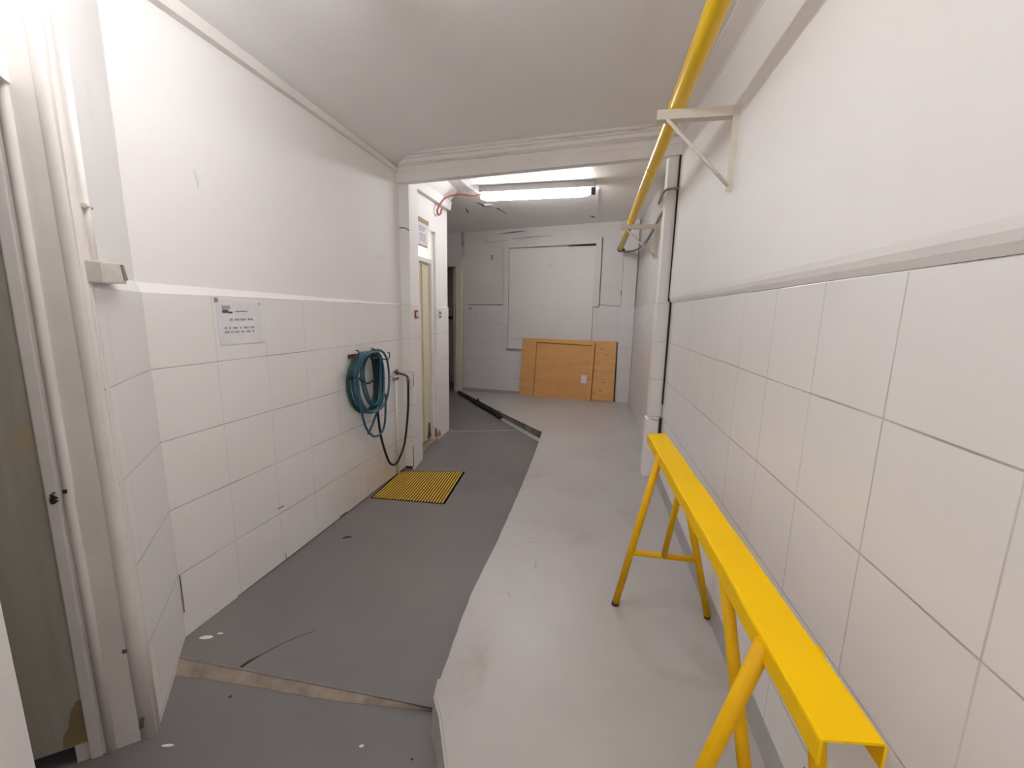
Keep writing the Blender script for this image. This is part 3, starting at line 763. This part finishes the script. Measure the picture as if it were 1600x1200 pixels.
# garden hose -----------------------------------------------------------
gh = tag(empty('garden_hose', lw(2.8, .05, 1.13)), 'coiled blue and green garden hose hanging on the hooks of left tiled wall', 'hose')
def loop(L, Rr, B, T, off, tl=0, n=26, sk=0):
    """one turn: L/R extents along the wall, bottom B, top T"""
    c = (L + Rr) / 2; a = (Rr - L) / 2; P = []
    for k in range(n):
        t = 2 * math.pi * k / n
        cyy = math.cos(t); szz = math.sin(t)
        y = c + a * (abs(cyy) ** .85) * (1 if cyy >= 0 else -1) + sk * szz
        zc_ = T - (T - B) * .42
        z = zc_ + (T - zc_) * szz if szz > 0 else zc_ + (zc_ - B) * szz
        P.append(lw(y, off + .012 * math.sin(t * 2 + L * 9), z))
    return P
mb = MB(); HR = .0085
for (L, Rr, B, T, off, sk, mi) in ((2.578, 3.053, .70, 1.160, .080, .0, 0), (2.590, 2.975, .695, 1.152, .070, .0, 0), (2.604, 2.958, .70, 1.148, .088, .0, 0), (2.618, 2.940, .705, 1.144, .076, .0, 0), (2.692, 2.950, .735, 1.138, .060, .0, 0),
                             (2.704, 2.925, .745, 1.132, .074, .0, 0), (2.598, 2.968, .70, 1.150, .050, .0, 0),
                             (2.572, 2.945, .70, 1.140, .030, .0, 1), (2.580, 2.960, .705, 1.136, .038, .0, 1), (2.590, 2.932, .71, 1.145, .022, .0, 1), (2.61, 2.918, .715, 1.13, .045, .0, 1)):
    mb.tube(loop(L, Rr, B, T, off, sk=sk), HR, 9, mi=mi, closed=True)
mb.tube(spline([lw(2.60, .08, 1.0), lw(2.605, .085, .86), lw(2.621, .085, .745), lw(2.676, .08, .609), lw(2.759, .075, .523), (XLf(2.82) + .07, 2.82, .496), lw(2.896, .07, .495), lw(2.956, .07, .552), lw(2.981, .07, .681), lw(2.97, .08, .80)], 7), HR, 9, mi=0)
mb.tube(spline([lw(2.75, .05, .53), lw(2.80, .055, .585), lw(2.86, .06, .665), lw(2.90, .07, .74), lw(2.92, .075, .82)], 6), HR, 9, mi=0)
mb.build('coil', ['hose_b', 'hose_g'], gh, True)
mb = MB()
mb.tube(spline([lw(2.64, .05, .985), lw(2.68, .055, .955), lw(2.73, .06, .925), lw(2.78, .06, .918), lw(2.84, .06, .935), lw(2.885, .06, .975)], 6), HR, 9)
mb.tube(spline([lw(2.84, .06, 1.115), lw(2.87, .062, 1.11), lw(2.893, .065, 1.078), lw(2.885, .06, .96), lw(2.872, .06, .80), lw(2.874, .06, .735), lw(2.887, .06, .612), lw(2.916, .06, .459), lw(2.975, .06, .309), lw(3.03, .06, .21), lw(3.088, .06, .166), lw(3.14, .06, .158), lw(3.193, .06, .178), lw(3.274, .07, .278), lw(3.311, .08, .438), lw(3.325, .09, .60), lw(3.332, .092, .75), lw(3.336, .092, .86)], 7), .0095, 10)
mb.build('tail', 'hose_d', gh, True)
mb = MB(); mb.tube([lw(2.565, .05, 1.02), lw(2.56, .06, .98)], .016, 10)
mb.build('end_fitting', 'hose_d', gh)

# water tap and its supply pipe --------------------------------------------
tp = tag(empty('water_tap', lw(3.30, .03, .92)), 'small old water tap feeding the hose beside the left pillar', 'tap')
mb = MB(); mb.tube(spline([lw(3.268, .015, .912), lw(3.285, .035, .918), lw(3.31, .068, .905), lw(3.330, .088, .885), lw(3.335, .092, .855)], 6), .0105, 10); mb.build('spout', 'brown_metal', tp)
mb = MB(); mb.tube([lw(3.25, .02, .93), lw(3.272, .03, .94)], .017, 10); mb.build('valve', 'brown_metal', tp)
mb = MB(); mb.tube([lw(3.335, .092, .875), lw(3.336, .092, .845)], .015, 10); mb.build('collar', 'steel', tp)
wp = tag(empty('water_pipe', lw(3.28, .02, 0)), 'thin white painted water pipe standing in the corner below the tap', 'pipe')
mb = MB(); mb.tube([lw(3.262, .016, .0), lw(3.262, .016, .90)], .011, 10); mb.build('riser', 'trim', wp)
mb = MB(); mb.box(XLf(3.262), XLf(3.262) + .03, 3.235, 3.29, .865, .885); mb.build('pipe_clip', 'steel', wp)

# gas pipe and its wall brackets ---------------------------------------------
gp = tag(empty('gas_pipe', (.35, 3.6, 2.37)), 'long yellow pipe running below the ceiling along the right wall', 'pipe')
PX = lambda y: .336 + .006 * (y - 2)
PZ = lambda y: 2.388 - .004 * (y - 2)
mb = MB(); mb.tube([(PX(y), y, PZ(y)) for y in (-1.5, 0, 1.5, 3, 4.5, 6.22)], .036, 20); mb.build('pipe_run', 'pipe_yellow', gp)
mb = MB(); mb.tube([(PX(6.22), 6.20, PZ(6.22)), (PX(6.2), 6.245, PZ(6.22) - .005)], .044, 16); mb.tube([(PX(6.2), 6.22, PZ(6.2)), (PX(6.2) + .05, 6.26, PZ(6.2) - .02)], .022, 10); mb.build('end_fitting', 'rust', gp)
for y in (2.155, 4.38, 2.96):
    mb = MB(); mb.tube([(PX(y), y - .012, PZ(y)), (PX(y), y + .012, PZ(y))], .0395 if y != 2.96 else .0375, 18); mb.build('pipe_clamp', 'pipe_yellow', gp)
def bracket(yy, z1, z0, lab):
    b = tag(empty('wall_bracket', (XR, yy, (z0 + z1) / 2)), lab, 'bracket', 'pipe brackets on the right wall')
    x0 = .245
    mb = MB(); mb.box(x0, XR - .001, yy - .003, yy + .045, z1 - .038, z1 - .034); mb.box(x0, XR - .001, yy - .006, yy - .001, z1 - .040, z1); mb.build('arm', 'cream', b)
    mb = MB(); mb.box(XR - .044, XR - .001, yy - .008, yy - .003, z0, z1); mb.box(XR - .006, XR - .001, yy - .006, yy + .04, z0, z1); mb.build('upright', 'cream', b)
    mb = MB(); mb.tube([(x0 + .042, yy - .004, z1 - .036), (XR - .035, yy - .006, z0 + .025)], .0075, 10); mb.build('brace', 'cream', b)
    mb = MB(); mb.box(XR - .003, XR + .002, yy + .035, yy + .05, z0, z1); mb.build('shadow_gap', 'dark', b)
bracket(2.10, 2.348, 1.996, 'cream painted metal wall bracket nearer the camera, above the trestle, carrying the yellow pipe')
bracket(4.33, 2.312, 1.992, 'small distant cream bracket beyond the beam, near the far end of the yellow pipe')

# lamps -------------------------------------------------------------------------
def lamp(c, ang, L, mat, lab, hz, big):
    o = tag(empty('fluorescent_lamp', (c[0], c[1], hz)), lab, 'lamp')
    dx, dy = math.cos(ang), math.sin(ang); v = Vector((dx, dy, 0)); n = Vector((-dy, dx, 0)); C_ = Vector((c[0], c[1], 0))
    def bar(s0, s1, w_, z0, z1, mat_, name):
        mb = MB(); P = [C_ + v * s0 - n * w_, C_ + v * s1 - n * w_, C_ + v * s1 + n * w_, C_ + v * s0 + n * w_]
        mb.hexa([(p.x, p.y, z0) for p in P], [(p.x, p.y, z1) for p in P]); mb.bevel(.004); return mb.build(name, mat_, o)
    bar(-L / 2, L / 2 + .03, .066 if big else .03, c[2] + (.036 if big else .034), hz, 'lamp_body', 'body')
    mb = MB(); secs = []; rx, rz = (.042, .040) if big else (.024, .024)
    for t in (-.5, -.495, -.48, -.45, -.40, 0, .40, .45, .48, .495, .5):
        k = 1 if abs(t) < .41 else max(.25, math.sqrt(max(0, 1 - ((abs(t) - .41) / .092) ** 2)))
        p = C_ + v * (t * L)
        secs.append([mb.bm.verts.new((p.x + n.x * rx * k * math.cos(a), p.y + n.y * rx * k * math.cos(a), c[2] + rz * k * math.sin(a))) for a in [2 * math.pi * q / 16 for q in range(16)]])
    for a, b in zip(secs, secs[1:]):
        for q in range(16):
            f = mb.bm.faces.new((a[q], a[(q + 1) % 16], b[(q + 1) % 16], b[q])); f.smooth = True
    mb.bm.faces.new(secs[0][::-1]); mb.bm.faces.new(secs[-1])
    mb.build('tube', mat, o)
    bar(L / 2 - .01, L / 2 + .035, .032, c[2] - .02, c[2] + .05, 'lamp_cap', 'end_cap')
    return o
lamp((-.652, 4.63, 2.690), math.radians(-3), 1.2, 'tube_far', 'lit fluorescent tube lamp on the far ceiling just beyond the beam', 2.79, True)
lamp((-.85, 1.0, 2.585), math.radians(90), 1.1, 'tube_near', 'lit fluorescent tube lamp on the near ceiling above the left doorway', 2.672, False)
lamp((.12, -.95, 2.50), math.radians(0), .9, 'tube_fill', 'added fill tube lamp on the ceiling behind the camera, out of view', 2.63, False)  # unseen lamp, added as fill for floor, ceiling and walls

# cords --------------------------------------------------------------------------
oc = tag(MB().tube(spline([(-1.24, 4.655, 2.72), (-1.33, 4.65, 2.705), (-1.45, 4.58, 2.705), (-1.54, 4.52, 2.68), (-1.595, 4.45, 2.63), (-1.612, 4.36, 2.55), (-1.622, 4.31, 2.48), (-1.628, 4.36, 2.452), (-1.628, 4.42, 2.475), (-1.625, 4.45, 2.53)], 8), .009, 9).build('power_cord', 'cord'),
         'orange electric cord looping from the far lamp onto the left wall', 'cord')
gc = tag(MB().tube(spline([(.470, 3.52, 2.30), (.478, 3.402, 2.335), (.50, 3.390, 2.362), (.55, 3.390, 2.370), (.594, 3.392, 2.372)], 8), .0085, 9).build('electric_cable', 'conduit'),
         'short grey cable bent around the right pillar below the beam', 'cable')
gc2 = tag(MB().tube(spline([(.627, 3.60, 2.36), (.627, 4.28, 2.43), (.627, 4.97, 2.39), (.625, 5.6, 2.36), (.58, 6.1, 2.34), (.47, 6.25, 2.33), (.40, 6.27, 2.34)], 8), .011, 9).build('electric_cable', 'conduit'),
         'long grey cable sagging along the far right wall to the pipe end', 'cable')

# notices, switches and plates -------------------------------------------------------
def lq(y0, z0, y1, z1, o0, o1, mb):
    mb.hexa([lw(y0, o0, z0), lw(y0, o1, z0), lw(y1, o1, z0), lw(y1, o0, z0)], [lw(y0, o0, z1), lw(y0, o1, z1), lw(y1, o1, z1), lw(y1, o0, z1)])
nt1 = tag(empty('paper_notice', lw(1.77, 0, 1.38)), 'white paper notice with logo and grey lines taped on the left tiles', 'notice')
mb = MB(); mb.hexa([lw(1.645, .001, 1.274), lw(1.645, .0025, 1.274), lw(1.900, .004, 1.276), lw(1.900, .002, 1.276)], [lw(1.640, .001, 1.488), lw(1.640, .003, 1.488), lw(1.890, .003, 1.472), lw(1.890, .001, 1.472)]); mb.build('sheet', 'paper', nt1)
def words(mb, y0, y1, z, h, seed):
    r = random.Random(seed); y = y0
    while y < y1 - .008:
        ln = min(r.uniform(.012, .034), y1 - y); q = y
        while q < y + ln - .004:
            lq(q, z, q + .0035, z + h * r.uniform(.75, 1), .0035, .0042, mb); q += .0052
        y += ln + .008
mb = MB(); words(mb, 1.705, 1.845, 1.388, .011, 3); words(mb, 1.672, 1.842, 1.348, .011, 4); words(mb, 1.672, 1.842, 1.329, .011, 5); mb.build('printed_text', 'ink', nt1)
mb = MB(); lq(1.668, 1.424, 1.70, 1.438, .0035, .0042, mb); lq(1.70, 1.422, 1.722, 1.430, .0035, .0042, mb); lq(1.738, 1.430, 1.808, 1.4335, .0035, .0042, mb); mb.build('logo', 'ink_dk', nt1)
mb = MB(); lq(1.668, 1.441, 1.712, 1.458, .0035, .0040, mb); mb.build('logo_band', 'ink', nt1)
mb = MB(); lq(1.634, 1.472, 1.650, 1.492, .0025, .0042, mb); mb.build('tape', 'conduit', nt1)
mb = MB(); lq(1.878, 1.462, 1.896, 1.476, .0025, .0042, mb); mb.build('tape', 'plastic', nt1)

ds = tag(empty('door_sign', (-1.62, 3.89, 2.19)), 'printed white paper on brown cardboard hung over the cream door', 'sign')
def dq(mb, y0, z0, y1, z1, x0, x1): mb.hexa([(x0, y0, z0), (x1, y0, z0), (x1, y1, z0), (x0, y1, z0)], [(x0, y0 + .02, z1), (x1, y0 + .02, z1), (x1, y1 + .05, z1), (x0, y1 + .05, z1)])
mb = MB(); dq(mb, 3.705, 2.058, 4.01, 2.318, -1.622, -1.616); mb.build('backing', 'card', ds)
mb = MB(); dq(mb, 3.735, 2.072, 4.0, 2.272, -1.617, -1.614); mb.build('sheet', 'paper', ds)
mb = MB()
for k, (a, b, z) in enumerate(((3.80, 3.97, 2.235), (3.80, 3.95, 2.218), (3.80, 3.93, 2.20), (3.83, 3.97, 2.168), (3.82, 3.98, 2.150), (3.84, 3.96, 2.132), (3.83, 3.95, 2.112))): mb.box(-1.615, -1.6132, a, b, z, z + .008)
mb.build('printed_text', 'ink', ds)

rs = tag(empty('warning_sticker', (-1.545, 3.55, 1.42)), 'tiny red and white sticker on the left pillar beside the cream door', 'sticker')
mb = MB(); mb.hexa([(-1.548, 3.515, 1.386), (-1.535, 3.515, 1.386), (-1.542, 3.59, 1.386), (-1.556, 3.59, 1.386)], [(-1.548, 3.515, 1.458), (-1.535, 3.515, 1.458), (-1.542, 3.59, 1.458), (-1.556, 3.59, 1.458)]); mb.build('sheet', 'red', rs)
mb = MB(); mb.hexa([(-1.537, 3.53, 1.40), (-1.5335, 3.53, 1.40), (-1.5385, 3.575, 1.40), (-1.542, 3.575, 1.40)], [(-1.537, 3.53, 1.44), (-1.5335, 3.53, 1.44), (-1.5385, 3.575, 1.44), (-1.542, 3.575, 1.44)]); mb.build('pictogram', 'paper', rs)

sp_ = tag(empty('switch_plate', (-1.655, 4.45, 1.42)), 'narrow grey switch plate on the wall end beyond the cream door', 'switch')
mb = MB(); mb.box(-1.657, -1.648, 4.40, 4.475, 1.37, 1.47); mb.bevel(.002); mb.build('plate', 'plastic', sp_)
mb = MB(); mb.box(-1.649, -1.643, 4.415, 4.46, 1.38, 1.40); mb.box(-1.649, -1.643, 4.415, 4.46, 1.42, 1.445); mb.build('button', 'plastic_dk', sp_)

# surface switch box by the entry with its conduit
sb = tag(empty('switch_box', sp(.30, 0, 1.55)), 'cream surface mounted switch box above the tiles by the left doorway', 'switch')
mb = MB()
mb.hexa([sp(.265, -.024, 1.517), sp(.265, .034, 1.519), sp(.455, .034, 1.511), sp(.455, -.024, 1.509)], [sp(.265, -.024, 1.588), sp(.265, .026, 1.586), sp(.455, .034, 1.574), sp(.455, -.024, 1.578)]); mb.bevel(.006)
mb.build('housing', 'plastic', sb)
mb = MB(); mb.hexa([sp(.268, .030, 1.530), sp(.268, .0375, 1.530), sp(.296, .0375, 1.528), sp(.296, .030, 1.528)], [sp(.268, .024, 1.578), sp(.268, .0305, 1.578), sp(.292, .0325, 1.578), sp(.292, .024, 1.578)]); mb.build('rocker', 'plastic_dk', sb)
mb = MB(); mb.tube([sp(.375, -.006, 1.575), sp(.375, -.008, 1.70), sp(.375, -.010, 2.6)], .009, 10); mb.build('conduit', 'plaster', sb)
mb = MB(); mb.tube([sp(.350, -.006, 1.735), sp(.400, -.006, 1.732)], .007, 8); mb.build('clip', 'plastic', sb)

so = tag(empty('socket_plate', bk(2.77, .016, 1.512)), 'small beige socket plate at the top of the back wall tiles', 'socket')
mb = MB(); bx(mb, 2.72, 2.815, 1.488, 1.537, .016, .028); mb.bevel(.002); mb.build('plate', 'plastic', so)
mb = MB(); bx(mb, 2.745, 2.79, 1.500, 1.525, .027, .031); mb.build('insert', 'conduit', so)
hk = tag(empty('wall_hook', bk(2.34, 0, 2.36)), 'little white hook plate high on the back wall left of the boarded window', 'hook')
mb = MB(); bx(mb, 2.315, 2.365, 2.315, 2.40, 0, .014); mb.bevel(.003); mb.build('plate', 'plastic', hk)
mb = MB(); mb.tube([bk(2.345, .012, 2.385), bk(2.345, .04, 2.38), bk(2.338, .045, 2.33)], .008, 8); mb.build('hook', 'steel', hk)

# plywood boards leaning on the back wall -------------------------------------------
def board(mb, s0, s1, b0, b1, t0, t1, ob, ot, th):
    """s0 right, s1 left; bottom z b0/b1, top z t0/t1; ob/ot offsets from the wall at foot and top"""
    mb.hexa([bk(s0[0], ob, b0), bk(s0[0], ob + th, b0), bk(s1[0], ob + th, b1), bk(s1[0], ob, b1)], [bk(s0[1], ot, t0), bk(s0[1], ot + th, t0), bk(s1[1], ot + th, t1), bk(s1[1], ot, t1)])
    return mb
ps = tag(empty('plywood_sheet', bk(1.0, .12, .12)), 'wide plain plywood sheet leaning on back wall behind the framed panel', 'board')
board(MB(), (.212, .219), (1.777, 1.752), .142, .094, 1.053, 1.047, .094, .052, .012).build('sheet', 'wood_r', ps)
board(MB(), (.196, .203), (.2125, .2195), .142, .142, 1.050, 1.050, .088, .046, .020).build('edge_shade', 'dark', ps)  # dark strip standing in for the shaded gap at the right end
for s_, z, kw in ((.43, .93, .016), (.50, .83, .011), (.36, .845, .020), (.515, .60, .012), (.38, .42, .022), (.42, .285, .015), (.51, .24, .012)):
    mb = MB(); o = .106 + (.064 - .106) * (z - .14) / .91 + .0006
    P = [(s_ + kw * (1 + .3 * math.sin(k * 2.1)) * math.cos(2 * math.pi * k / 10), z + .006 * math.sin(2 * math.pi * k / 10)) for k in range(10)]
    mb.hexa([bk(a, o, b) for a, b in P], [bk(a, o + .001, b) for a, b in P])
    mb.build('knot', 'seam_shade', ps)
fp = tag(empty('framed_panel', bk(1.05, .12, .12)), 'square plywood panel with raised batten frame leaning before the wider sheet', 'board')
def fbar(s0, s1, zf0, zf1, th, mat, name):
    """a bar given in fractions of the panel: s 0 right..1 left, z 0 bottom..1 top"""
    def P(u, v, o):
        sr = .560 + (.540 - .560) * v; sl = 1.560 + (1.533 - 1.560) * v; s = sr + (sl - sr) * u
        zb_ = .116 + (.098 - .116) * u; zt_ = 1.025 + (1.036 - 1.025) * u; z = zb_ + (zt_ - zb_) * v
        return bk(s, .108 + (.066 - .108) * v + o, z)
    mb = MB(); mb.hexa([P(s0, zf0, 0), P(s0, zf0, th), P(s1, zf0, th), P(s1, zf0, 0)], [P(s0, zf1, 0), P(s0, zf1, th), P(s1, zf1, th), P(s1, zf1, 0)])
    return mb.build(name, mat, fp)
fbar(.01, .99, .01, .99, .012, 'wood', 'face_sheet')
for a in ((0, .045, 0, 1), (.955, 1, 0, 1), (.04, .96, .955, 1), (.04, .96, 0, .03)):
    fbar(a[0], a[1], a[2], a[3], .032 if a[2] != 0 or a[3] == 1 else .022, 'wood_r', 'batten')
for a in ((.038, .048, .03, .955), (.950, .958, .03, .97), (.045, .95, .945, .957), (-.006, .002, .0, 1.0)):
    fbar(a[0], a[1], a[2], a[3], .0145, 'seam_shade', 'seam_shade')  # dark strips painting the shadow lines along the battens
lb = fbar(.085, .175, .30, .44, .0135, 'paper', 'paper_label'); lb['label'] = 'small white paper label'
# black hose lying along the foot of the diagonal step
dh = tag(empty('drain_hose', (-1.75, 6.2, 0)), 'black rubber hose lying along the diagonal step of the raised floor', 'hose')
def step(t, off, z):
    a, b = Vector((-.80, 4.97)), Vector((-2.236, 7.031)); p = a.lerp(b, t); d = (b - a).normalized(); n = Vector((-d.y, d.x))
    if n.x > 0: n = -n
    q = p + n * off; return (q.x, q.y, z)
mb = MB(); mb.tube([step(t, .032 + .006 * math.sin(t * 14), .030) for t in [.22 + .78 * k / 20 for k in range(21)]], .026, 10); mb.build('tube', 'hose_d', dh, True)
for t in (.27, .62):
    mb = MB(); mb.tube([step(t - .012, .02, .085), step(t + .004, .03, .05), step(t + .012, .05, .03)], .022, 10); mb.build('hose_clip', 'cap', dh)
